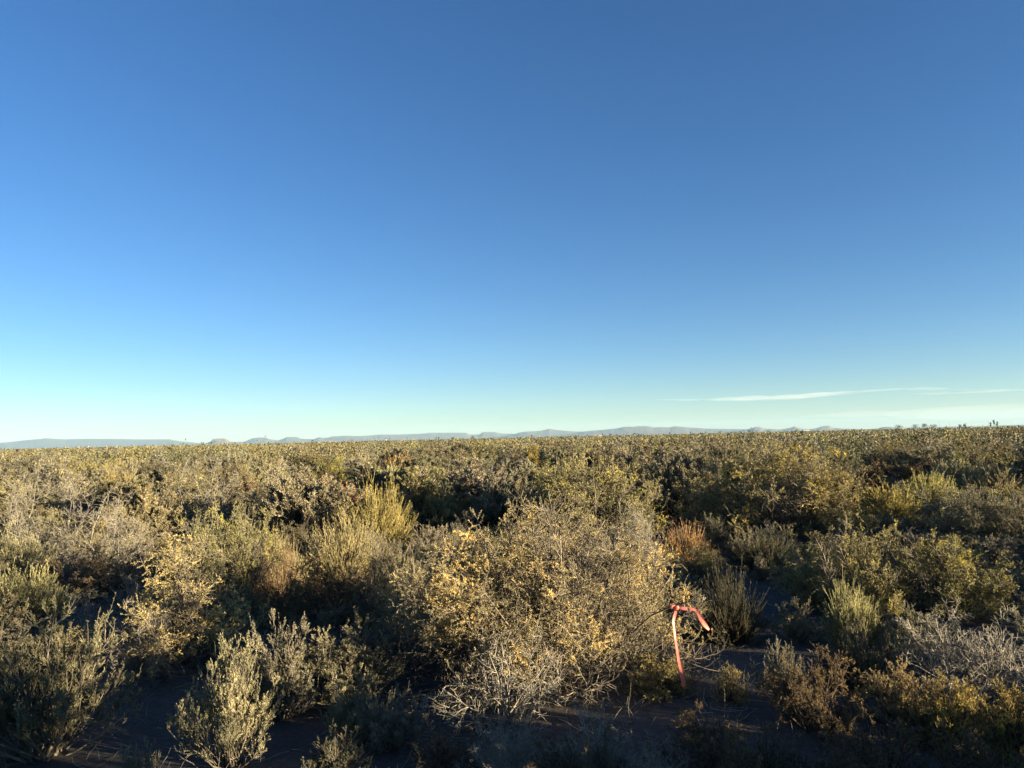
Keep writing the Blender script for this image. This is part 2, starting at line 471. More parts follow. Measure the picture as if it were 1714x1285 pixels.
# the big shrub with the tape on it: its own mesh
def main_shrub():
    w1, l1 = gen_greasewood(101, a=1.50, b=1.2, h=1.40, stems=125, n2=15, n3=9, leaves=76, bare=.14, roots=.50, clumpsc=5.0, lsize=.92, shell=.42, skirt=.24)
    o = obj('greasewood_shrub', None)
    V, Q = w1.arrays(); obj('branches', make_mesh('branches', V, Q, [M['bark_grey']]), o)
    V, Q = l1.arrays(); obj('foliage', make_mesh('foliage', V, Q, [M['leaf_main']]), o)
    # bleached, leafless limbs low on the near side
    w2, _ = gen_greasewood(102, a=.62, b=.5, h=.78, stems=30, n2=9, n3=7, leaves=0, roots=.15, thick=.7)
    V, Q = w2.arrays(); V = V + np.array([-.30, -.98, .0])
    obj('dead_branches', make_mesh('dead_branches', V, Q, [M['bark_pale']]), o)
    x = at(905, 900, 5.95)[0]
    o.location = (x, 5.9, float(gz(x, 5.9)) - .02)
    tag(o, 'widest yellow flecked greasewood shrub with red flagging tape tied to its side', 'shrub', 'shrubs close to the camera')
    PLACED.append((x, 5.9, 1.1, 'the shrub with the red tape'))
    return o


M['leaf_main'] = foliage_mat('main_greasewood_leaf', [(.205, .175, .075), (.37, .30, .095), (.80, .58, .05)], 3.2, .22, .12)
main_shrub()

H = hero
H('goldenwood', 300, 900, 6.6, 230, 'yellow greasewood with bleached twigs leaning over the bare ground', idx=0, phrase='the yellow shrub over the bare ground', tone=1.3)  # raised tone paints in its sunlit look
H('deadwood', 245, 1010, 6.3, 130, 'bleached leafless twigs poking out beneath the leaning yellow greasewood', phrase=None)
H('sagebrush', 385, 1062, 4.45, 175, 'brightly lit pale sagebrush with erect stalks beside the bare dark ground', idx=0, tone=1.2, phrase='the bright stalky sagebrush')  # bright sunlight partly painted in by the raised tone
H('sagebrush', 470, 1035, 5.3, 150, 'half shaded sagebrush just behind the bright stalky one', idx=1)
H('sagebrush', 575, 1030, 5.6, 200, 'shaded sagebrush between the bright stalky one and the taped shrub', idx=2, phrase='the shaded sagebrush')
H('sagebrush', 595, 1125, 4.7, 110, 'small dim sagebrush low in front of the shaded one, beside the black hollow', idx=1)
H('sagebrush', 80, 1000, 4.7, 250, 'large mostly shaded dark sagebrush at the left frame edge', idx=2, tone=.8, phrase='the dark sagebrush at the left edge')  # lowered tone paints in part of the shade
H('sagebrush', -40, 1020, 4.6, 160, 'dark sagebrush cut off by the left frame edge near the bottom', idx=0)
H('rabbitbrush', 45, 950, 8.2, 130, 'low straw tipped rabbitbrush fan above the dark sagebrush at the left', idx=0, phrase='the low rabbitbrush fan')
H('rabbitbrush', 28, 893, 10.5, 110, 'lime yellow rabbitbrush dome touching the left frame edge', idx=1, phrase='the lime rabbitbrush at the left edge')
H('brownbush', 150, 915, 9.2, 180, 'low brown shaded saltbush right of the low rabbitbrush fan', phrase='the brown saltbush')
H('twiggy', 120, 825, 11.5, 190, 'broad grey twiggy shrub behind the brown saltbush at left', phrase='the grey twiggy shrub at left')
H('twiggy', 20, 800, 13.0, 150, 'arching bare grey shrub at the left edge behind the lime rabbitbrush')
H('twiggy', 205, 835, 11.0, 130, 'grey twiggy shrub at the left rim of the black hollow')
H('bigwood', 385, 850, 8.7, 170, 'pale dry greasewood on the right rim of the black hollow', idx=0, phrase='the pale greasewood by the black hollow')
H('tanclump', 468, 900, 8.9, 75, 'small rusty tan buckwheat clump near the pale dry greasewood', phrase='the small rusty tan clump')
H('rabbitbrush', 572, 868, 10.0, 125, 'lower of the two yellow green rabbitbrushes, fan shaped and brown at base', idx=0, phrase='the lower yellow green rabbitbrush')
H('rabbitbrush', 632, 808, 13.0, 118, 'taller of two neighbouring yellow green rabbitbrushes, with feathery top', idx=1, phrase='the taller yellow green rabbitbrush')
H('tansage', 715, 785, 15.0, 130, 'pale silvery sagebrush with black shade at its foot beside the rabbitbrushes', idx=0, phrase='the silvery sagebrush')
H('tansage', 505, 785, 14.0, 150, 'wide sagebrush with tall pale stalks behind the lower rabbitbrush', idx=1, phrase='the wide stalky sagebrush')
H('tansage', 245, 800, 14.0, 120, 'pale stalky sagebrush between the black hollow and the golden shrub', idx=0)
H('goldenwood', 198, 772, 24.0, 60, 'golden yellow shrub standing out among grey sagebrush far at left', idx=0, phrase='the golden shrub')
H('brownbush', 545, 935, 7.6, 200, 'low brownish saltbush in half shade above the shaded sagebrush', phrase='the half shaded brown saltbush')
H('greasewood', 640, 905, 7.6, 120, 'dim greasewood pressed against the left flank of the taped shrub', idx=1)
H('bigwood', 970, 766, 13.3, 230, 'tall olive greasewood directly behind the taped shrub', idx=2, phrase='the olive greasewood', tone=1.3)
H('sagebrush', 850, 772, 15.0, 110, 'grey sagebrush left of the tall olive greasewood', idx=0)
H('sagebrush', 1150, 755, 15.5, 130, 'dark grey green sagebrush between the two large greasewoods', idx=1, phrase='the dark grey green sagebrush')
H('sagebrush', 1090, 760, 16.0, 110, 'grey sagebrush just right of the olive greasewood', idx=2)
H('bigwood', 1300, 745, 13.3, 270, 'large rounded greasewood with yellow right side, right of centre', idx=0, phrase='the large rounded greasewood', tone=1.3)  # tone lifts the whole crown, painting in sunlight
H('goldenwood', 1370, 800, 12.6, 110, 'yellow lobe of a shrub at the right foot of the large rounded greasewood')
H('deadwood', 1060, 845, 9.4, 90, 'wispy leafless shrub behind the top of the taped shrub')
H('rusty', 1143, 873, 10.8, 100, 'rusty orange buckwheat clump with upright stems beyond the taped shrub', phrase='the rusty orange clump')
H('darkbroom', 1280, 885, 10.4, 120, 'dark green rabbitbrush in shade right of the rusty orange clump', tone=.7, phrase='the dark green rabbitbrush')  # shade deepened in the leaf colour by the low tone
H('darkbroom', 1215, 940, 7.0, 110, 'dark shaded rabbitbrush just right of the taped shrub', tone=.7, phrase='the dark rabbitbrush by the tape')  # low tone paints shade into the stems
H('bigwood', 1430, 876, 7.8, 220, 'wide dry greasewood with lit tips beside the shaded bare path', idx=1, phrase='the wide dry greasewood at right', tone=1.3)  # sunlit tips painted as a lighter tone over the crown
H('bigwood', 1580, 900, 7.6, 215, 'dry greasewood with ragged sunlit crown adjoining the wide dry one', idx=2, tone=1.3)  # sunlit crown helped by a painted lighter tone
H('rabbitbrush', 1425, 975, 6.6, 90, 'sunlit pale rabbitbrush stems in front of the wide dry greasewood', idx=1)
H('sagebrush', 1545, 1010, 6.3, 120, 'dim sagebrush at the foot of the ragged dry greasewood', idx=0)
H('brownbush', 1360, 1078, 4.6, 170, 'brown saltbush with sunlit crown tips near the bottom at right', phrase='the brown sunlit saltbush')
H('sagebrush', 1310, 1072, 5.1, 80, 'small blue grey sagebrush tip showing behind the brown sunlit saltbush', idx=1)
H('deadwood', 1630, 1030, 5.1, 250, 'bleached leafless thorny shrub near the right frame edge', phrase='the bleached thorny shrub')
H('goldbush', 1500, 1105, 4.7, 130, 'dull gold saltbush between the brown saltbush and the bleached thorny shrub')
H('goldbush', 1590, 1130, 4.4, 150, 'bright gold saltbush directly under the bleached thorny shrub')
H('goldbush', 1700, 1140, 4.4, 150, 'gold saltbush at the right frame edge beneath the bleached thorny shrub')
H('brownbush', 1480, 1200, 3.9, 170, 'shaded olive saltbush at the bottom right of the picture')
H('brownbush', 1640, 1215, 3.8, 170, 'shaded olive saltbush in the bottom right corner')
H('goldbush', 1222, 1142, 5.0, 55, 'tiny gold saltbush tuft right of the taped shrub', phrase=None)
H('goldbush', 1110, 1150, 5.25, 120, 'low gold saltbush under the hanging end of the red tape', phrase=None)
H('rabbitbrush', 1490, 812, 14.5, 100, 'olive rabbitbrush dome right of the large rounded greasewood', idx=0, phrase='the olive rabbitbrush dome')
H('rabbitbrush', 1590, 768, 21.0, 90, 'lime rabbitbrush in the sunlit group upper right, left one', idx=1)
H('rabbitbrush', 1660, 775, 20.0, 110, 'lime rabbitbrush in the sunlit group near the right edge', idx=0)
H('rabbitbrush', 1550, 790, 18.0, 90, 'lime rabbitbrush in front of the sunlit group upper right', idx=1, phrase='the lime rabbitbrushes')
H('bigwood', 1610, 815, 11.5, 160, 'dark shaded greasewood behind the ragged dry one at right', idx=0, phrase='the dark greasewood at right')
H('greasewood', 1705, 820, 11.0, 130, 'dark shaded greasewood cut by the right frame edge', idx=1)

H('twiggy', 1010, 1195, 3.95, 210, 'dim low twiggy shrub at the bottom edge under the taped shrub', idx=0)
H('brownbush', 1180, 1190, 4.1, 170, 'dim brown saltbush at the bottom edge below the red tape')
H('deadwood', 850, 1205, 4.1, 150, 'dark leafless twigs in the black shade under the taped shrub')
H('brownbush', 1290, 1215, 3.9, 130, 'shaded low saltbush left of the brown sunlit saltbush')
H('sagebrush', 655, 1150, 4.6, 120, 'dark sagebrush in the black shade left of the taped shrub', idx=2)
H('sagebrush', 220, 1255, 4.0, 60, 'left one of two small sagebrush sprigs on the dark ground', idx=0)
H('sagebrush', 245, 1245, 4.1, 50, 'right one of two small sagebrush sprigs on the dark ground', idx=1)

# bare ground that stays open: px, py on the ground, radius in metres
H('brownbush', 745, 1215, 4.2, 130, 'blackish saltbush at the bottom edge in the deep shade left of centre')
H('brownbush', 930, 1235, 3.9, 150, 'dark low saltbush at the very bottom edge under the taped shrub')
H('twiggy', 1100, 1235, 3.8, 150, 'dim twiggy shrub at the very bottom edge below the hanging tape')
H('sagebrush', 560, 1225, 4.2, 110, 'shaded sagebrush low at the bottom edge beside the black hollow', idx=1, tone=.6)  # shade painted in: leaf colour darkened by tone
H('brownbush', 1210, 1228, 3.75, 140, 'dim saltbush at the bottom edge below the tiny gold tuft')
H('brownbush', 1390, 1225, 3.8, 150, 'dark saltbush at the bottom edge below the brown sunlit saltbush')
H('sagebrush', 1000, 1225, 3.8, 130, 'dim grey sagebrush sprigs at the bottom edge below the taped shrub', idx=1, tone=.6)  # dimness painted in by a darker leaf tone
BARE = []
for px_, py_, r_ in ((255, 1180, .75), (120, 1265, .9), (1285, 1010, .75), (1235, 1115, .55), (800, 850, 1.3), (700, 1230, .7), (1560, 1060, .5), (290, 905, .9), (1190, 950, .6),
                     (1420, 850, 1.2), (690, 893, .9), (920, 1240, .9)):
    d_ = ray(px_, py_); t_ = -CAM_H / d_[2]
    BARE.append((d_[0] * t_, d_[1] * t_, r_))


# ------------------------------------------------------------------ the shrubs of the middle distance
def clearing(x, y):
    """true where the tall shrubs leave an opening"""
    x = np.asarray(x, float); y = np.asarray(y, float)
    f = np.sin(.83 * x + .35 * y + 1.1) + np.sin(.41 * y - .72 * x + 2.3) + .8 * np.sin(1.37 * x - .52 * y + .4) + .7 * np.sin(.66 * y + .3 * x + 4.0)
    return f < -.25


def scatter(n_try, rmin, rmax, half, gap, rng, placed):
    """dart throwing in a sector, closest first; returns accepted (x, y, width)"""
    cell = 2.0; grid = {}
    def put(x, y, r): grid.setdefault((int(x // cell), int(y // cell)), []).append((x, y, r))
    for x, y, r in placed: put(x, y, r)
    out = []
    rad = np.sqrt(rng.uniform(rmin ** 2, rmax ** 2, n_try)); az = rng.uniform(-half, half, n_try); wd = np.where(np.arange(n_try) < n_try * .5, rng.uniform(1.5, 2.7, n_try), rng.uniform(.6, 1.1, n_try))
    for x, y, w in zip(rad * np.sin(az), rad * np.cos(az), wd):
        if y < 13: w = .45 + (w - .6) * .36
        if w > 1.3 and y > 13 and clearing(x, y): continue
        gx, gy = int(x // cell), int(y // cell); ok = True
        for i in (-1, 0, 1):
            for j in (-1, 0, 1):
                for (u, v, r) in grid.get((gx + i, gy + j), ()):
                    if (u - x) ** 2 + (v - y) ** 2 < ((r + w / 2) * (gap - .14 * (y < 13) - .16 * (w > 1.3))) ** 2: ok = False
        if ok and all((bx - x) ** 2 + (by - y) ** 2 > (br + w * .42) ** 2 for bx, by, br in BARE):
            out.append((float(x), float(y), float(w))); put(x, y, w / 2)
    return out


rng = np.random.default_rng(5)
NEAR_R = 38.0
mid = scatter(26000, 5.0, NEAR_R, R(39), .98, rng, [(a, b, r) for a, b, r, _ in PLACED])
mid.sort(key=lambda t: t[1])
KINDS = ['sagebrush', 'tansage', 'greasewood', 'goldenwood', 'rabbitbrush', 'brownbush', 'twiggy', 'darkbroom', 'rusty']
PROB = np.array([.28, .22, .24, .015, .07, .05, .08, .02, .004]); PROB /= PROB.sum()
ADJ = dict(sagebrush='grey green', tansage='pale silvery', greasewood='olive brown', goldenwood='golden yellow', rabbitbrush='yellow green', brownbush='low brown', twiggy='bare grey', darkbroom='dark green', rusty='rusty')
NOUN = dict(sagebrush='sagebrush', tansage='sagebrush', greasewood='greasewood', goldenwood='greasewood', rabbitbrush='rabbitbrush', brownbush='saltbush', twiggy='greasewood', darkbroom='rabbitbrush', rusty='buckwheat clump')
LAND = [(x, y, ph) for x, y, r, ph in PLACED if ph]
used = set(); SAME = {}
COLS = ['at the left frame edge', 'well left of centre', 'left of centre', 'just left of the middle', 'at the middle', 'just right of the middle', 'right of centre', 'well right of centre', 'at the right frame edge']
for x, y, w in mid:
    k = KINDS[int(rng.choice(len(KINDS), p=PROB))]
    h = (float(np.clip(rng.normal(1.32, .17), .95, 1.62)) if w > 1.3 else float(rng.uniform(.35, .62))) * {'brownbush': .8, 'rusty': .8, 'rabbitbrush': .85, 'darkbroom': .8}.get(k, 1.0)
    # nearer than the black hollows nothing grows tall enough to hide them
    h = min(h, .22 + .032 * y) if y < 13 else h
    # a landmark shrub keeps its crown in view: what grows before it stays lower
    fx = project((x, y, .5))[0]; fw = w / y * F0
    for hx, ht, hd, hw in HEROES:
        if hd > 9 and 0 < hd - y < 9 and abs(fx - hx) < (hw * .8 + fw) / 2:
            h = min(h, float(at(fx, ht + min(45, .45 * hw), y)[2]))
    if h < .3: continue
    d = math.hypot(x, y); size = 'small' if w < 1.1 else ('broad' if w > 1.6 else 'middling')
    px = project((x, y, .5))[0]
    col = COLS[int(np.clip((px + 40) / 1794 * 9, 0, 8))]
    if d < 17:
        lx, ly, ph = min(LAND, key=lambda t: (t[0] - x) ** 2 + (t[1] - y) ** 2)
        dx, dy = x - lx, y - ly
        rel = ('behind' if dy > 0 else 'in front of') if abs(dy) > abs(dx) else ('right of' if dx > 0 else 'left of')
        lab = f'{size} {ADJ[k]} {NOUN[k]} {rel} {ph}'; grp = 'shrubs around the landmark shrubs'
        if lab in used:
            lab = f'{size} {ADJ[k]} {NOUN[k]} farther {rel} {ph}'
    else:
        band = 'midway up the shrub belt' if d < 23 else ('high in the shrub belt' if d < 31 else 'close below the skyline')
        lab = f'{size} {ADJ[k]} {NOUN[k]} {band}, {col}'; grp = 'shrubs of the middle distance'
    used.add(lab)
    o_ = shrub(k, x, y, h, w * 1.12, float(rng.uniform(0, 6.28)), lab, grp, parts=d < 14, tone=float(rng.uniform(.62, 1.2)))
    SAME.setdefault(lab, []).append((px, o_, f'{size} {ADJ[k]} {NOUN[k]}', lab))


# neighbours of the same look are told apart by their order from the left
ORD = ['first', 'second', 'third', 'fourth', 'fifth', 'sixth', 'seventh', 'eighth', 'ninth', 'tenth', 'eleventh', 'twelfth']
for lab, items in SAME.items():
    if len(items) > 1:
        for n_, (px, o_, who, l_) in enumerate(sorted(items, key=lambda t: t[0])):
            where = l_[len(who) + 1:].replace('the shrub belt', 'the belt')
            o_['label'] = f'{ORD[min(n_, 11)]} {who} from left, {where}'


# ------------------------------------------------------------------ the brush beyond: one mass nobody could count
def brush_mass():
    rng = np.random.default_rng(77)
    pal = np.array([(0.144, 0.14, 0.086), (0.173, 0.155, 0.089), (0.158, 0.131, 0.056), (0.174, 0.148, 0.056), (0.164, 0.163, 0.051), (0.129, 0.094, 0.044), (0.169, 0.158, 0.117)])
    pw = np.array([.24, .24, .26, .07, .08, .05, .06]); pw /= pw.sum()
    Vs, Qs, Ts, n0 = [], [], [], 0

    def lump(X, Y, Wd, Ht, q, size, dark=1.0):
        nonlocal n0
        n = len(X)
        kind = rng.choice(len(pal), n, p=pw)
        tint = pal[kind] * rng.choice([.45, .8, 1., 1.15], (n, 1), p=[.16, .24, .35, .25]) * rng.uniform(.9, 1.1, (n, 1)) * dark
        # leaf sprays through a dome, upright
        u = rng.uniform(0, 1, (n, q)) ** .45; az = rng.uniform(0, 6.283, (n, q)); el = np.arcsin(rng.uniform(0.02, 1, (n, q)) ** .8)
        lob = 1 + .22 * np.sin(3 * az + rng.uniform(0, 6, (n, 1))) + .15 * np.sin(5 * az + 2 * el + rng.uniform(0, 6, (n, 1)))
        rx = Wd[:, None] / 2 * u * np.cos(el) * lob
        px = X[:, None] + rx * np.cos(az); py = Y[:, None] + rx * np.sin(az)
        pz = gz(px, py) + Ht[:, None] * u * np.sin(el) * lob
        B = np.stack([px, py, pz], -1).reshape(-1, 3)
        D = norm(np.stack([np.cos(az) * .5, np.sin(az) * .5, np.full_like(az, 1.)], -1).reshape(-1, 3) + rng.normal(0, .35, (n * q, 3)))
        U_, V_ = perp(D); a = rng.uniform(0, 6.283, (n * q, 1)); Wv = np.cos(a) * U_ + np.sin(a) * V_
        L_ = size * rng.uniform(.6, 1.4, (n * q, 1)); ww = L_ * rng.uniform(.22, .42, (n * q, 1))
        V = np.stack([B, B + D * L_ * .6 + Wv * ww, B + D * L_, B + D * L_ * .6 - Wv * ww], 1).reshape(-1, 3)
        Vs.append(V); Qs.append(np.arange(len(V)).reshape(-1, 4) + n0); n0 += len(V)
        t4 = np.concatenate([tint, np.ones((n, 1))], 1); Ts.append(np.repeat(t4, q * 4, 0))

    def ring(r0, r1, dens, half=R(42)):
        n = int((r1 ** 2 - r0 ** 2) * half * dens)
        r = np.sqrt(rng.uniform(r0 ** 2, r1 ** 2, n)); az = rng.uniform(-half, half, n)
        return r * np.sin(az), r * np.cos(az), *(lambda big: (np.where(big, rng.uniform(1.5, 2.8, n), rng.uniform(.7, 1.2, n)), np.where(big, np.clip(rng.normal(1.3, .18, n), .9, 1.75), rng.uniform(.35, .65, n))))(rng.uniform(0, 1, n) < .68)
    for r0, r1, dens, q, size in ((NEAR_R - .5, 60, .40, 1000, .105), (60, 100, .36, 480, .15), (100, 200, .30, 170, .23), (200, 420, .35, 16, .5), (420, 1000, .10, 8, .8), (1000, 2600, .02, 6, 1.2)):
        X, Y, Wd, Ht = ring(r0, r1, dens); c = clearing(X, Y) & (r1 < 300)
        lump(X, Y, np.where(c, np.minimum(Wd, 1.0), Wd), np.where(c, np.minimum(Ht, .5), Ht), q, size)
    n = 170; r = np.sqrt(rng.uniform(220 ** 2, 800 ** 2, n)); az = rng.normal(R(14), R(16), n)
    lump(r * np.sin(az), r * np.cos(az), rng.uniform(1.6, 3.6, n), rng.uniform(1.6, 2.4, n), 150, .30, .40)
    # the same brush around and behind the camera
    for r0, r1, a0, a1, q in ((8, 18, R(60), R(300), 700), (6.5, 30, R(39), R(60), 600), (6.5, 30, R(300), R(321), 600)):
        n = int((r1 ** 2 - r0 ** 2) / 2 * (a1 - a0) * .45)
        r = np.sqrt(rng.uniform(r0 ** 2, r1 ** 2, n)); az = rng.uniform(a0, a1, n)
        lump(r * np.sin(az), r * np.cos(az), rng.uniform(.9, 1.8, n), np.clip(rng.normal(.9, .2, n), .5, 1.2), q, .10)
    nx, ny = math.cos(SUN_AZ), math.sin(SUN_AZ)          # across the sun's direction; (ny, -nx) points towards the sun
    near = np.array([(nx * c + ny * t, ny * c - nx * t, w_, h_) for c, t, w_, h_ in ((1.5, 2.7, 1.0, 1.95), (2.05, 2.6, 1.0, 1.98), (2.55, 2.5, .9, 1.98), (3.68, 2.5, .6, 1.15), (4.05, 2.9, .7, .80),
                     (4.4, 3.0, .8, .76), (4.8, 3.3, .8, .62), (5.2, 3.5, .8, .52), (5.65, 3.6, .8, .54), (6.1, 3.7, .8, .55))])
    lump(near[:, 0], near[:, 1], near[:, 2], near[:, 3], 7000, .07)  # unseen lumps added beside the camera, sized to shade the foreground
    me = make_mesh('brush', np.concatenate(Vs), np.concatenate(Qs), [M['mass']], None, np.concatenate(Ts))
    o = obj('brush_vegetation', me)
    tag(o, 'unbroken mass of grey and yellow brush running to the skyline, with added unseen shade lumps', 'brush', None, 'stuff')


brush_mass()


# ------------------------------------------------------------------ dry grass and litter on the near ground
def litter():
    rng = np.random.default_rng(9); g = Geo()
    n = 420
    y = rng.uniform(2.6, 10, n) ** 1.0; x = rng.uniform(-.8, .8, n) * y
    for k in range(9):
        p = np.stack([x + rng.normal(0, .05, n), y + rng.normal(0, .05, n), np.zeros(n)], 1); p[:, 2] = gz(p[:, 0], p[:, 1]) - .01
        d = cone_dirs(rng, n, R(70), .6)
        P = grow(rng, p, d, rng.uniform(.05, .22, n), 5, .12, -.12)
        g.tubes(P, taper(.0016, .0006, n, 5, rng))
    V, Q = g.arrays()
    o = obj('dry_grass', make_mesh('dry_grass', V, Q, [M['straw']])); tag(o, 'thin dry grass and straw between the near shrubs', 'grass', None, 'stuff')
    # fallen twigs lying on the soil
    g = Geo(); n = 900
    y = rng.uniform(2.6, 14, n); x = rng.uniform(-.8, .8, n) * y
    p = np.stack([x, y, gz(x, y) + .008], 1); a = rng.uniform(0, 6.28, n)
    d = np.stack([np.cos(a), np.sin(a), np.full(n, .04)], 1)
    P = grow(rng, p, d, rng.uniform(.05, .35, n), 5, .22, 0); P[:, :, 2] = gz(P[:, :, 0], P[:, :, 1]) + np.abs(P[:, :, 2] - p[:, None, 2]) * .4 + .006
    g.tubes(P, taper(.004, .0015, n, 5, rng))
    V, Q = g.arrays()
    o = obj('twig_litter', make_mesh('twig_litter', V, Q, [M['bark_pale']])); tag(o, 'fallen grey twigs lying on the bare soil', 'litter', None, 'stuff')


litter()


# ------------------------------------------------------------------ ground
def ground():
    rr = np.concatenate([[0.0], .25 * (1.036 ** np.arange(300))]); rr = rr[rr < 9500]; rr = np.append(rr, 9500.)
    na = 540; az = np.linspace(0, 2 * math.pi, na, endpoint=False)
    X = rr[:, None] * np.sin(az); Y = rr[:, None] * np.cos(az)
    Z = gz(X, Y)
    V = np.stack([X, Y, Z], -1).reshape(-1, 3); idx = np.arange(len(rr) * na).reshape(len(rr), na)
    a = idx[:-1]; b = idx[1:]
    Q = np.stack([a, b, np.roll(b, -1, 1), np.roll(a, -1, 1)], -1).reshape(-1, 4)
    Q = Q[:, ::-1]
    m, nt, N, L = mat('sandy_soil')
    tc = N.new('ShaderNodeTexCoord'); P = tc.outputs['Object']
    n1 = noise(N, L, P, 1.3, 6, .6); n2 = noise(N, L, P, 22, 6, .7); n3 = noise(N, L, P, .02, 5, .6)
    soil = ramp(N, L, n1, [(.3, (.058, .052, .046)), (.7, (.095, .086, .076))])
    soil = mixcol(N, L, soil, ramp(N, L, n2, [(.35, (.038, .035, .031)), (.65, (.13, .117, .103))]), .4)
    far = ramp(N, L, n3, [(.35, (.11, .092, .045)), (.65, (.16, .13, .065))])
    ln = N.new('ShaderNodeVectorMath'); ln.operation = 'LENGTH'; L.new(P, ln.inputs[0])
    mr = N.new('ShaderNodeMapRange'); L.new(ln.outputs['Value'], mr.inputs[0]); mr.inputs[1].default_value = 60; mr.inputs[2].default_value = 300
    col = mixcol(N, L, soil, far, mr.outputs[0])
    bp = N.new('ShaderNodeBump'); bp.inputs['Strength'].default_value = .8; bp.inputs['Distance'].default_value = .03
    n4 = noise(N, L, P, 9, 8, .65); L.new(n4, bp.inputs['Height'])
    p = N.new('ShaderNodeBsdfPrincipled'); p.inputs['Roughness'].default_value = .95; p.inputs['Specular IOR Level'].default_value = .1
    L.new(col, p.inputs['Base Color']); L.new(bp.outputs[0], p.inputs['Normal'])
    out = N.new('ShaderNodeOutputMaterial'); L.new(p.outputs[0], out.inputs[0])
    o = obj('ground', make_mesh('ground', V, Q, [m], smooth=True)); tag(o, 'bare sandy desert soil under the shrubs', 'ground', None, 'structure')


ground()

# ------------------------------------------------------------------ hills and mesas on the skyline
M['rock'] = plain_mat('mesa_rock', (.075, .07, .055), (.12, .105, .08), .012, .95)
M['rock_tan'] = plain_mat('tan_rock', (.12, .095, .075), (.19, .15, .115), .02, .95)
M['dark_land'] = plain_mat('dark_farmland', (.045, .038, .028), (.075, .06, .04), .01, .95)


def hills(name, label, prof, dist, m, cliff=.45, depth=900, toe=350, scale_z=1.0, step=2.0):
    """a landform whose skyline follows the profile (pixel column, pixel row) at the given distance; talus below, cliff band above, plateau behind"""
    rng = np.random.default_rng(int(prof[0][0]) + 503)
    xs = np.arange(prof[0][0], prof[-1][0] + .01, step)
    ys = np.interp(xs, [p[0] for p in prof], [p[1] for p in prof])
    top = np.array([at(x, y, dist) for x, y in zip(xs, ys)])
    h = np.maximum(top[:, 2], .5) * scale_z
    X = top[:, 0]; n = len(X)
    wob = np.cumsum(rng.normal(0, 1, n)); wob -= np.linspace(wob[0], wob[-1], n); wob *= 3
    rows = []
    for fy, fz in ((-1., 0), (-.62, .16), (-.34, .36), (-.12, .62), (-.06, .80), (0, .97), (.10, 1.), (.5, .97), (1., .90), (2.0, 0.)):
        y = dist + wob + (toe * fy if fy < 0 else depth * fy) + rng.normal(0, 3, n) * (fy < -.1)
        z = h * fz * (1 + rng.normal(0, .012, n) * (0 < fz < .9)) - (1.0 if fz == 0 else 0)
        rows.append(np.stack([X * (y / dist), y, z], -1))
    G = np.stack(rows)                      # rows, n, 3
    for e in (0, -1): G[:, e, 2] = np.minimum(G[:, e, 2], .2)
    nr = len(rows); idx = np.arange(nr * n).reshape(nr, n)
    Q = np.stack([idx[:-1, :-1], idx[:-1, 1:], idx[1:, 1:], idx[1:, :-1]], -1).reshape(-1, 4)
    o = obj(name, make_mesh(name, G.reshape(-1, 3), Q, [m], smooth=True)); tag(o, label, 'hill', None, 'structure')
    return o


hills('mountain_ridge_hills', 'long flat blue mountain ridge at the left end of the skyline',
      [(-160, 744), (-60, 740), (0, 741), (20, 739), (45, 736), (70, 734), (75, 733), (110, 735), (140, 734), (180, 734), (230, 735), (285, 735), (300, 738), (330, 741), (345, 742), (400, 744)], 8000, M['rock'], toe=900)
hills('butte_hill', 'flat topped tan butte standing alone right of the long blue ridge',
      [(325, 745), (345, 741.5), (352, 739), (357, 735), (362, 734), (375, 733.5), (380, 735), (386, 739), (400, 741), (425, 743)], 5600, M['rock_tan'], toe=160, depth=150)
hills('low_mesa_hills', 'low blue mesas with two rounded tops left of centre',
      [(330, 744), (345, 741.5), (410, 739), (418, 735), (430, 732), (445, 732), (452, 735), (465, 737), (474, 734), (480, 731), (497, 731), (503, 734), (525, 735), (530, 733), (535, 731),
       (541, 733), (550, 732), (556, 730), (580, 729), (600, 729.5), (640, 732), (700, 736)], 7600, M['rock'], toe=500)
hills('long_mesa_hills', 'long stepped blue mesa along the middle of the skyline',
      [(560, 738), (590, 730), (615, 729), (634, 727), (660, 727), (700, 726), (712, 725), (720, 724), (780, 724), (787, 727), (803, 727), (807, 723), (830, 723), (838, 725), (862, 726), (900, 728), (960, 731)], 8000, M['rock'], toe=500)
hills('peaked_hill', 'broad blue hill with a small peak right of the long mesa',
      [(840, 733), (864, 726), (867, 724), (880, 722), (900, 721), (908, 720), (919, 717), (930, 719), (938, 720), (965, 722), (975, 722), (1000, 723), (1040, 726), (1090, 729)], 7000, M['rock'], toe=500)
hills('wide_hills', 'wide blue grey hills right of centre, the broadest rise',
      [(930, 731), (975, 722), (1010, 719), (1030, 717), (1045, 714), (1060, 714), (1068, 713), (1085, 713), (1095, 715), (1112, 714.5), (1120, 715), (1131, 713), (1150, 715), (1180, 717), (1240, 718), (1300, 719.5), (1380, 721), (1480, 720)], 6400, M['rock'], toe=600)
hills('butte_hill', 'first of three small dark buttes right of the wide hills', [(1235, 722), (1250, 718), (1258, 717), (1264, 714), (1272, 714), (1278, 717), (1300, 718.5), (1320, 721)], 6000, M['rock'], toe=200, depth=200)
hills('butte_hill', 'middle of three small dark buttes, pointed top', [(1290, 721), (1310, 718), (1322, 716), (1330, 713.5), (1337, 716), (1345, 718), (1370, 720)], 6000, M['rock'], toe=200, depth=200)
hills('butte_hill', 'third and tallest of three small dark buttes, flat top', [(1340, 720), (1365, 717), (1377, 713), (1388, 712), (1394, 716), (1410, 717), (1440, 718), (1500, 719)], 6000, M['rock'], toe=200, depth=200)
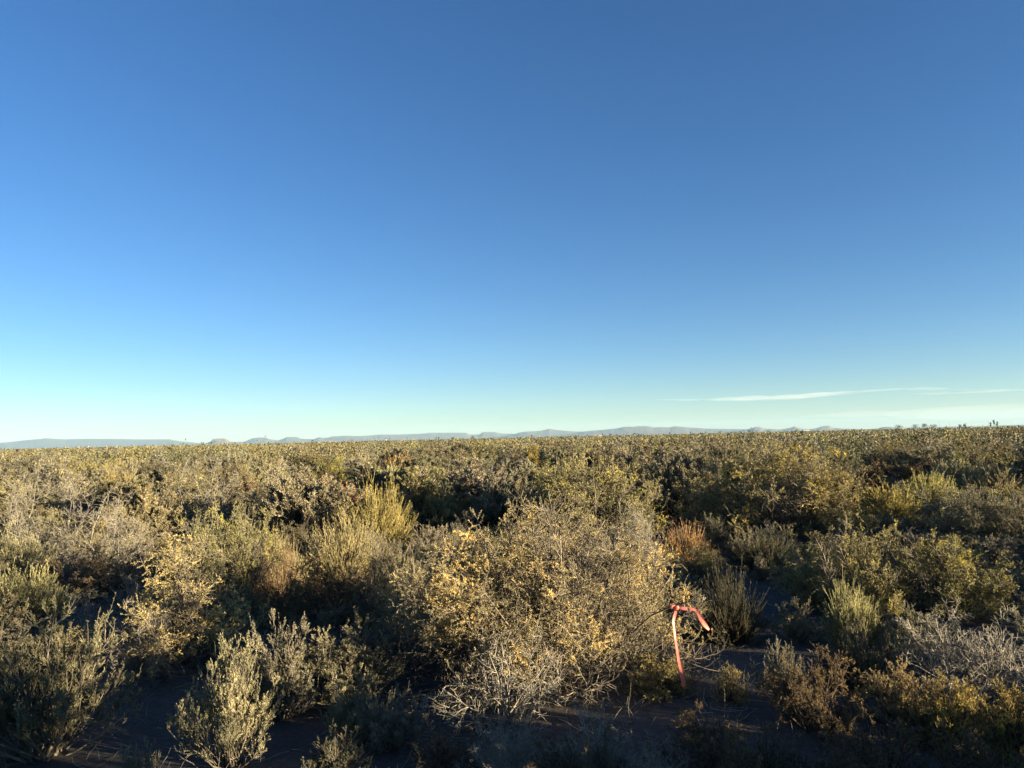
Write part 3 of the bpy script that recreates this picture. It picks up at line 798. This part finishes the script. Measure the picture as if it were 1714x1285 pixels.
hills('low_rise_hill', 'low dark rise below the skyline at the right end', [(1420, 720), (1470, 717), (1478, 714.5), (1490, 714.5), (1500, 716), (1560, 715), (1600, 713.5), (1640, 713), (1714, 710.5), (1760, 709.5), (1900, 706)], 5200, M['dark_land'], toe=300, depth=500)


# ------------------------------------------------------------------ far farm buildings and trees
M['white_wall'] = plain_mat('white_siding', (.24, .235, .225), (.30, .295, .28), .5, .6)
M['pale_roof'] = plain_mat('pale_metal_roof', (.22, .22, .215), (.29, .285, .275), .5, .5)
M['tan_wall'] = plain_mat('tan_siding', (.22, .19, .15), (.29, .25, .19), .5, .7)
M['dark_roof'] = plain_mat('brown_roof', (.20, .16, .13), (.28, .23, .18), .5, .7)
M['glass'] = plain_mat('dark_window', (.03, .035, .04), (.05, .055, .06), .5, .2)
M['tree_leaf'] = foliage_mat('tree_leaf', [(.045, .055, .025), (.07, .075, .035), (.10, .09, .04)], .4, .35, .15)
M['tree_leaf_dark'] = foliage_mat('poplar_leaf', [(.035, .045, .02), (.05, .06, .028), (.07, .07, .03)], .4, .35, .15)
M['wood'] = bark_mat('trunk_bark', (.09, .07, .05), (.16, .13, .10), 4)


def box(x0, x1, y0, y1, z0, z1):
    V = np.array([(x, y, z) for z in (z0, z1) for (x, y) in ((x0, y0), (x1, y0), (x1, y1), (x0, y1))], float)
    Q = np.array([(3, 2, 1, 0), (4, 5, 6, 7), (0, 1, 5, 4), (1, 2, 6, 5), (2, 3, 7, 6), (3, 0, 4, 7)])
    return V, Q


def farm_building(px, dist, wpx, hpx, wall, roof, label, rot=0):
    o = obj('farm_building', None)
    w = wpx / F0 * dist; h = max(2.6, hpx / F0 * dist); d = max(6, w * .6); e = h * .62
    V, Q = box(-w / 2, w / 2, -d / 2, d / 2, -.3, e); obj('wall', make_mesh('wall', V, Q, [M[wall]]), o)
    g = Geo()
    ov = .35
    V = np.array([(-w / 2 - ov, -d / 2 - ov, e + .01), (w / 2 + ov, -d / 2 - ov, e + .01), (w / 2 + ov, d / 2 + ov, e + .01), (-w / 2 - ov, d / 2 + ov, e + .01), (-w / 2 - ov, 0, h), (w / 2 + ov, 0, h)])
    Q = np.array([(0, 1, 5, 4), (2, 3, 4, 5), (3, 2, 1, 0), (0, 4, 3, 3), (1, 2, 5, 5)])[:3]
    g.add(V, Q)
    for s in (-1, 1):       # gable ends as kites
        x = s * (w / 2 + ov - .003)
        g.add(np.array([(x, -d / 2 - ov, e + .01), (x, 0, e + .01), (x, d / 2 + ov, e + .01), (x, 0, h)]), np.array([(0, 1, 2, 3)]))
    V, Q = g.arrays(); obj('roof', make_mesh('roof', V, Q, [M[roof]]), o)
    V, Q = box(-.5, .5, -d / 2 - .05, -d / 2 - .002, -.3, min(2.1, e * .85)); obj('door', make_mesh('door', V, Q, [M['glass']]), o)
    for s in (-1, 1):
        V, Q = box(s * w * .3 - .5, s * w * .3 + .5, -d / 2 - .05, -d / 2 - .002, e * .4, e * .8); obj('window', make_mesh('window', V, Q, [M['glass']]), o)
    p = at(px, 725, dist); o.location = (p[0], dist, 0); o.rotation_euler.z = rot
    tag(o, label, 'building', 'far farm buildings on the skyline')


for a in ((112, 1500, 5, 4.0, 'white_wall', 'pale_roof', 'leftmost tiny white building under the long blue ridge', .3),
          (129, 1500, 7, 4.2, 'white_wall', 'pale_roof', 'second tiny white building under the long blue ridge', .1),
          (146, 1500, 6, 4.2, 'tan_wall', 'pale_roof', 'tiny pale building right of the two white ones under the ridge', -.2),
          (552, 1500, 11, 4.5, 'tan_wall', 'pale_roof', 'low tan building at the foot of the low mesas', .1),
          (646, 1600, 4, 4.5, 'white_wall', 'pale_roof', 'tiny white building under the left step of the long mesa', .4),
          (672, 1600, 8, 4.0, 'white_wall', 'pale_roof', 'wider white building under the left step of the long mesa', -.1),
          (692, 1600, 5, 4.5, 'white_wall', 'pale_roof', 'tiny white building left of the two bare trees', .2),
          (766, 1600, 4, 4.5, 'tan_wall', 'dark_roof', 'tiny brown building between the bare trees and the round tree', .2),
          (807, 1600, 5, 5.0, 'white_wall', 'pale_roof', 'tiny white building right of the lone round tree', 0),
          (1000, 1400, 15, 4.6, 'white_wall', 'pale_roof', 'largest white building, under the peaked hill', .05),
          (1349, 1500, 11, 4.6, 'white_wall', 'pale_roof', 'white roofed building between the middle and tallest butte', .1),
          (1382, 1500, 26, 3.2, 'tan_wall', 'pale_roof', 'long low pale shed under the tallest butte', 0),
          (1509, 1300, 12, 4.4, 'white_wall', 'dark_roof', 'white house before the large dark tree clump at right', .1),
          (1603, 1300, 14, 3.2, 'tan_wall', 'pale_roof', 'long pale shed left of the three poplars', 0),
          (1626, 1300, 7, 3.4, 'tan_wall', 'pale_roof', 'small pale shed nearest the three poplars', .2)):
    farm_building(*a)


def tree(name, px, dist, wpx, hpx, label, group, shape='round', leafm='tree_leaf', q=420, seed=0, bare=False):
    rng = np.random.default_rng(int(px) + seed)
    h = hpx / F0 * dist; w = wpx / F0 * dist
    o = obj(name, None)
    g = Geo()
    P = grow(rng, np.array([[0, 0, -.3]]), np.array([[0, 0, 1.]]), np.array([h * .8]), 6, .05, .1)
    g.tubes(P, taper(.028 * h, .008 * h, 1, 6, rng))
    p, d, l, t = sprout(rng, P, np.array([h * .8]), 14, .25, 1., R(45 if shape == 'round' else 18), .42)
    P2 = grow(rng, p, d, l, 5, .12, .12); g.tubes(P2, taper(.010 * h, .004 * h, len(P2), 5, rng))
    if bare:
        p, d, l, t = sprout(rng, P2, l, 8, .2, 1., R(35), .5); P3 = grow(rng, p, d, l, 4, .12, .1); g.tubes(P3, taper(.006 * h, .003 * h, len(P3), 4, rng))
    V, Q = g.arrays(); obj('trunk', make_mesh('trunk', V, Q, [M['wood']]), o)
    if True:
        c = Geo(); q_ = q // 4 if bare else q
        cen = P2[rng.integers(len(P2), size=q_), -1 - rng.integers(2)]
        sp = .16 * min(w, h)
        B = cen + rng.normal(0, 1, (q_, 3)) * np.array([w * .13, w * .13, sp])
        B[:, :2] *= (w / 2) / max(.01, np.quantile(np.abs(B[:, :2]), .97))
        B[:, 2] = np.clip(B[:, 2], h * .12, h)
        D = norm(rng.normal(0, 1, (q_, 3)) + np.array([0, 0, .4]))
        c.leaves(B, D, rng.uniform(.06, .13, q_) * h, rng.uniform(.02, .045, q_) * h, rng)
        V, Q = c.arrays(); obj('crown', make_mesh('crown', V, Q, [M[leafm]]), o)
    x = at(px, 725, dist)[0]; o.location = (x, dist, 0); o.rotation_euler.z = rng.uniform(0, 6)
    tag(o, label, 'tree', group)


G1, G2 = 'far trees on the skyline', 'poplars at the right end of the skyline'
T = 'farm_tree'
tree(T, 242, 1000, 5, 4.6, 'left one of a pair of tiny dark trees under the long ridge', G1)
tree(T, 256, 1000, 5, 5.0, 'right one of a pair of tiny dark trees under the long ridge', G1)
tree(T, 588, 1200, 10, 6, 'hazy tree right of the low tan building', G1)
tree(T, 730, 1300, 3, 7, 'left one of two thin bare trees below the long mesa', G1, bare=True)
tree(T, 735, 1300, 3, 6, 'right one of two thin bare trees below the long mesa', G1, bare=True)
tree(T, 791, 1200, 7, 7, 'lone round dark tree below the gap in the long mesa', G1)
tree(T, 889, 1300, 4, 6, 'small tree below the left shoulder of the peaked hill', G1)
tree(T, 1022, 900, 7, 6, 'round dark tree right of the largest white building', G1)
tree(T, 1033, 900, 5, 5.5, 'smaller round tree next to the one by the white building', G1, seed=2)
tree(T, 1062, 900, 5, 7, 'left one of two dark trees below the highest part of the wide hills', G1)
tree(T, 1069, 900, 4, 6, 'right one of two dark trees below the highest part of the wide hills', G1)
tree(T, 1122, 900, 4, 6, 'small dark tree below the right shoulder of the wide hills', G1)
tree(T, 1205, 1000, 8, 6, 'dark bushy tree between the wide hills and the first butte', G1)
tree(T, 1254, 1000, 6, 7, 'round dark tree below the first small butte', G1)
tree(T, 1285, 1000, 7, 6, 'dark bushy tree right of the first small butte', G1)
tree(T, 1334, 1100, 6, 7, 'dark tree just left of the white roofed building', G1)
tree(T, 1505, 1250, 13, 9, 'leftmost tree of the dark clump, rounded and broad', G1)
tree(T, 1533, 1250, 12, 9, 'second tree of the dark clump, broad and hazy', G1)
tree(T, 1547, 1250, 9, 10, 'tallest tree of the dark clump', G1)
tree(T, 1563, 1250, 13, 9, 'rightmost tree of the dark clump, wide and low', G1)
tree(T, 1607, 1250, 5, 8, 'left one of two small trees beside the long pale shed', G1)
tree(T, 1616, 1250, 4, 9, 'right one of two small trees beside the long pale shed', G1)
for px_, h_, lab in ((1659, 10, 'shortest and leftmost of the three dark poplars'), (1665, 13.5, 'tallest, middle one of the three dark poplars'), (1670.5, 12, 'rightmost of the three dark poplars')):
    tree('poplar_tree', px_, 1250, 2.6, h_, lab, G2, 'tall', 'tree_leaf_dark', 300)


def utility_pole(px, dist, hpx, label):
    o = obj('utility_pole', None); h = hpx / F0 * dist
    g = Geo(); g.tubes(np.array([[[0, 0, -.5], [0, 0, h * .5], [0, 0, h]]]), np.array([[.22, .2, .16]])); V, Q = g.arrays(); obj('pole', make_mesh('pole', V, Q, [M['wood']]), o)
    V, Q = box(-1.2, 1.2, -.25, -.17, h - 1.0, h - .8); obj('crossarm', make_mesh('crossarm', V, Q, [M['wood']]), o)
    o.location = (at(px, 725, dist)[0], dist, 0); tag(o, label, 'utility pole', 'poles among the far trees')


utility_pole(1573.5, 1250, 14, 'tall thin pole right of the dark tree clump')
utility_pole(1590, 1250, 11, 'shorter thin pole between the dark tree clump and the long shed')
utility_pole(1655.5, 1250, 12.5, 'thin pole immediately left of the three poplars')


# ------------------------------------------------------------------ the red flagging tape
def flagging():
    m, nt, N, L = mat('red_flagging_plastic')
    tc = N.new('ShaderNodeTexCoord')
    n = noise(N, L, tc.outputs['Object'], 60, 3, .6)
    col = ramp(N, L, n, [(.3, (.86, .27, .19)), (.7, (.93, .42, .32))])
    p = N.new('ShaderNodeBsdfPrincipled'); p.inputs['Roughness'].default_value = .38; L.new(col, p.inputs['Base Color'])
    t = N.new('ShaderNodeBsdfTranslucent'); L.new(col, t.inputs[0])
    mx = N.new('ShaderNodeMixShader'); mx.inputs[0].default_value = .42; L.new(p.outputs[0], mx.inputs[1]); L.new(t.outputs[0], mx.inputs[2])
    bp = N.new('ShaderNodeBump'); bp.inputs['Strength'].default_value = .5; bp.inputs['Distance'].default_value = .004; L.new(noise(N, L, tc.outputs['Object'], 90, 3, .6), bp.inputs['Height'])
    L.new(bp.outputs[0], p.inputs['Normal'])
    out = N.new('ShaderNodeOutputMaterial'); L.new(mx.outputs[0], out.inputs[0])
    dist = 5.05
    org = at(1129, 1014, dist)
    root = obj('flagging_tape', None); root.location = org

    def strip(name, pts, crease):
        # pts: column, row, width in pixels, twist, depth offset
        k = np.linspace(0, len(pts) - 1, (len(pts) - 1) * 8 + 1); A = np.array(pts, float)
        A = np.stack([np.interp(k, np.arange(len(pts)), A[:, c]) for c in range(5)], 1)
        for _ in range(3): A[1:-1] = .25 * A[:-2] + .5 * A[1:-1] + .25 * A[2:]
        ctr = np.array([at(a[0], a[1], dist + a[4]) for a in A]) - org
        T_ = norm(np.gradient(ctr, axis=0)); view = norm(org - np.array([0, 0, CAM_H]))
        sd = norm(np.cross(T_, view)); nn = np.cross(sd, T_)
        wd = A[:, 2:3] / F0 * dist / 2 * .85
        c, s = np.cos(A[:, 3:4]), np.sin(A[:, 3:4])
        s1 = sd * c + nn * s; n1 = nn * c - sd * s
        cols = []
        for f, z in ((-1, .0), (-.5, .25), (0, .35), (.5, .2), (1, -.05)):
            cols.append(ctr + s1 * wd * f + n1 * wd * z * crease)
        front = np.stack(cols, 1); back = front - n1[:, None] * .0006
        V = np.concatenate([front.reshape(-1, 3), back.reshape(-1, 3)])
        n_, w_ = front.shape[:2]; i = np.arange(n_ * w_).reshape(n_, w_); j = i + n_ * w_
        q = lambda a_: np.stack([a_[:-1, :-1], a_[:-1, 1:], a_[1:, 1:], a_[1:, :-1]], -1).reshape(-1, 4)
        e = [np.stack([x_[:-1], x_[1:], y_[1:], y_[:-1]], -1) for x_, y_ in ((i[:, 0], j[:, 0]), (i[:, -1], j[:, -1]), (i[0], j[0]), (i[-1], j[-1]))]
        obj(name, make_mesh(name, V, np.concatenate([q(i), q(j)[:, ::-1]] + e), [m], smooth=True), root)
    strip('tail', [(1133, 1017, 6, 0, 0), (1130, 1028, 7, .2, -.01), (1127, 1040, 7, .7, -.02), (1128, 1050, 6, .9, -.03), (1130, 1065, 6, .5, -.04), (1133, 1085, 6.5, .3, -.05), (1136, 1105, 8, .15, -.06),
                   (1140, 1125, 9, .0, -.07), (1144, 1140, 8.5, -.2, -.07), (1143, 1149, 5, -.5, -.06)], .18)
    strip('tail', [(1133, 1016, 6, 0, -.005), (1141, 1018, 7, .2, -.02), (1152, 1019, 6.5, .4, -.03), (1163, 1020, 7, .3, -.04), (1167, 1024, 7.5, -.1, -.05), (1173, 1036, 10, 0, -.06), (1180, 1046, 10, .2, -.06), (1187, 1054, 5, .5, -.05)], .2)
    # the knot: a band wound round the branch and a pinched bow over it
    k = np.linspace(0, 2 * math.pi * 2.2, 60); V = []; Q = []
    px_ = dist / F0
    for f in np.linspace(-1, 1, 5):
        V.append(np.stack([(-2.5 + 2.6 * f + np.sin(k * .5) * 1.2) * px_, -np.cos(k) * (4.2 + .5 * np.sin(3 * k)) * px_ * .9, np.sin(k) * (4.6 + .4 * np.cos(2 * k)) * px_ + (np.abs(f) * -.8) * px_], -1))
    V = np.stack(V, 1); n_, w_ = V.shape[:2]; i = np.arange(n_ * w_).reshape(n_, w_)
    Q = np.stack([i[:-1, :-1], i[:-1, 1:], i[1:, 1:], i[1:, :-1]], -1).reshape(-1, 4)
    obj('knot', make_mesh('knot', V.reshape(-1, 3), Q, [m], smooth=True), root)
    u = np.linspace(0, 2 * math.pi, 17)[:-1]; v = np.linspace(-1.5, 1.5, 9)
    rad = lambda a_, b_: (3.6 + .7 * np.sin(3 * a_ + 2 * b_)) * px_
    V = np.stack([[np.array([(3.2 + 3.4 * math.sin(b_)) * px_, -4.0 * px_ + -rad(a_, b_) * math.cos(a_) * math.cos(b_) * .7, -2.0 * px_ + rad(a_, b_) * math.sin(a_) * math.cos(b_)]) for a_ in u] for b_ in v])
    n_, w_ = V.shape[:2]; i = np.arange(n_ * w_).reshape(n_, w_)
    Q = np.stack([i[:-1], np.roll(i[:-1], -1, 1), np.roll(i[1:], -1, 1), i[1:]], -1).reshape(-1, 4)
    obj('knot', make_mesh('knot', V.reshape(-1, 3), Q, [m], smooth=True), root)
    tag(root, 'red plastic flagging tape knotted round a twig with two loose tails', 'flagging tape')
    # the limb it is tied to belongs to the big shrub
    g = Geo()
    a0 = at(1040, 1075, 5.8); a1 = at(1090, 1030, 5.3); a2 = at(1128, 1013, dist); a3 = at(1160, 1005, dist - .05); a4 = at(1185, 1012, dist - .05)
    P = np.array([[a0, a1, a2, a3, a4]]); g.tubes(P, np.array([[.011, .008, .006, .004, .002]]))
    rng = np.random.default_rng(3)
    p, d, l, t = sprout(rng, P, np.array([.7]), 12, .45, 1., R(50), .2); P2 = grow(rng, p, d, l, 5, .25, .02); g.tubes(P2, taper(.003, .0015, len(P2), 5, rng))
    V, Q = g.arrays()
    mo = [o for o in S.objects if o.get('label', '').startswith('widest yellow')][0]
    V = V - np.array(mo.location)
    obj('dead_branches', make_mesh('dead_branches', V, Q, [M['bark_grey']]), mo)


flagging()


# ------------------------------------------------------------------ thin clouds
def cloud_mat(dens):
    m, nt, N, L = mat('thin_cloud')
    pv = N.new('ShaderNodeVolumePrincipled'); pv.inputs['Color'].default_value = (1, 1, .98, 1)
    pv.inputs['Density'].default_value = dens; pv.inputs['Anisotropy'].default_value = -.2
    out = N.new('ShaderNodeOutputMaterial'); L.new(pv.outputs[0], out.inputs['Volume'])
    return m


def cloud(name, label, spine, dist, dens):
    """a long streak: closed lens-shaped body following (column, row, half height in px)"""
    A = np.array(spine, float); k = np.linspace(0, len(A) - 1, 60)
    A = np.stack([np.interp(k, np.arange(len(A)), A[:, c]) for c in range(3)], 1)
    rng = np.random.default_rng(len(spine))
    A[:, 2] = np.maximum(A[:, 2] * (1 + .25 * np.sin(k * 3.1) + .15 * np.sin(k * 7.3)), .02)
    A[[0, -1], 2] = .02
    ctr = np.array([at(a[0], a[1], dist) for a in A]); hh = A[:, 2] / F0 * dist
    th = np.linspace(0, 2 * math.pi, 13)[:-1]
    V = np.stack([ctr + np.stack([0 * hh, np.cos(t) * hh * 14, np.sin(t) * hh], -1) for t in th], 1)
    n_, w_ = V.shape[:2]; i = np.arange(n_ * w_).reshape(n_, w_)
    Q = np.stack([i[:-1], np.roll(i[:-1], -1, 1), np.roll(i[1:], -1, 1), i[1:]], -1).reshape(-1, 4)
    o = obj(name, make_mesh(name, V.reshape(-1, 3), Q, [cloud_mat(dens)], smooth=True)); tag(o, label, 'cloud', None, 'structure')
    return o


STREAKS = ([(1095, 668.5, .3), (1150, 669, 1.4), (1210, 667.6, 2.4), (1270, 666, 3.2), (1330, 663.5, 3.6), (1390, 659.5, 2.6), (1440, 655, 1.6), (1500, 652.5, .3)],
           [(1180, 669.8, .3), (1230, 668.6, 1.4), (1290, 667.2, 2.4), (1345, 664.8, 2.2), (1400, 661, 1.2), (1450, 657, .3)],
           [(1260, 663.8, .3), (1310, 662.4, 1.4), (1370, 659, 1.8), (1420, 655.2, 1.2), (1490, 651.5, .3)])
for st in STREAKS:
    cloud('cirrus_sky', 'thin white cloud streak low over the right skyline', st, 22000, 1.9e-4)['group'] = 'fibres of the low cloud streak'
cloud('cirrus_sky', 'faint upper cloud streak running off the right frame edge', [(1440, 653.5, .3), (1500, 651, 1.5), (1540, 650, 1.9), (1580, 651, 1.2), (1640, 652.5, .9), (1714, 652, 1.2), (1790, 651, .8), (1850, 650, .3)], 22000, 2.0e-4)
cloud('cirrus_sky', 'faint lower cloud wisp near the right frame edge', [(1520, 658, .3), (1570, 658.5, 1.5), (1620, 656.5, 1.6), (1680, 654, 1.2), (1730, 652.5, .3)], 22000, 1.8e-4)
cloud('cirrus_sky', 'broad faint cream cloud band close above the right skyline', [(1330, 697, .3), (1430, 693, 5), (1560, 691, 9), (1680, 690, 11), (1800, 689, 11), (1950, 687, .3)], 26000, 4.0e-5)

# ------------------------------------------------------------------ hazy air
HAZE = 6.5e-5
if HAZE:
    m, nt, N, L = mat('hazy_air')
    pv = N.new('ShaderNodeVolumePrincipled'); pv.inputs['Color'].default_value = (.50, .78, 1, 1)
    pv.inputs['Density'].default_value = HAZE; pv.inputs['Anisotropy'].default_value = 0.0
    out = N.new('ShaderNodeOutputMaterial'); L.new(pv.outputs[0], out.inputs['Volume'])
    V, Q = box(-10100, 10100, -9800, 10300, -1.6, 160)
    o = obj('haze', make_mesh('haze', V, Q, [m])); tag(o, 'thin hazy air over the plain', 'haze', None, 'stuff')

# ------------------------------------------------------------------ light, sky, camera
w = bpy.data.worlds.new('World'); S.world = w; w.use_nodes = True
nt = w.node_tree; N, L = nt.nodes, nt.links
bg = [n for n in N if n.type == 'BACKGROUND'][0]
sky = N.new('ShaderNodeTexSky'); sky.sky_type = 'NISHITA'; sky.sun_disc = False
sky.sun_elevation = SUN_EL; sky.sun_rotation = math.atan2(SUN_DIR[0], SUN_DIR[1])
sky.altitude = 1500; sky.air_density = 1.0; sky.dust_density = .3; sky.ozone_density = 3.0
hs = N.new('ShaderNodeHueSaturation'); hs.inputs['Saturation'].default_value = 1.14; hs.inputs['Hue'].default_value = .508
L.new(sky.outputs[0], hs.inputs['Color']); L.new(hs.outputs[0], bg.inputs[0]); bg.inputs[1].default_value = .05

ld = bpy.data.lights.new('sun', 'SUN'); ld.energy = 5.0; ld.angle = R(.5); ld.color = (1, .83, .57)
lo = bpy.data.objects.new('sun', ld); C.objects.link(lo)
lo.rotation_euler = Vector(SUN_DIR).to_track_quat('Z', 'Y').to_euler()

cd = bpy.data.cameras.new('camera'); co = bpy.data.objects.new('camera', cd); C.objects.link(co)
cd.sensor_fit = 'HORIZONTAL'; cd.sensor_width = 36; cd.lens = 36 * F0 / W0; cd.clip_end = 60000; cd.clip_start = .05
mw = Matrix((RT, UP, -FW)).transposed().to_4x4(); mw.translation = (0, 0, CAM_H)
co.matrix_world = mw
S.camera = co
S.view_settings.view_transform = 'Standard'; S.view_settings.look = 'None'; S.view_settings.gamma = 1
S.view_settings.exposure = 2.1
S.cycles.volume_bounces = 0
S.cycles.max_bounces = 6; S.cycles.diffuse_bounces = 2; S.cycles.transparent_max_bounces = 8
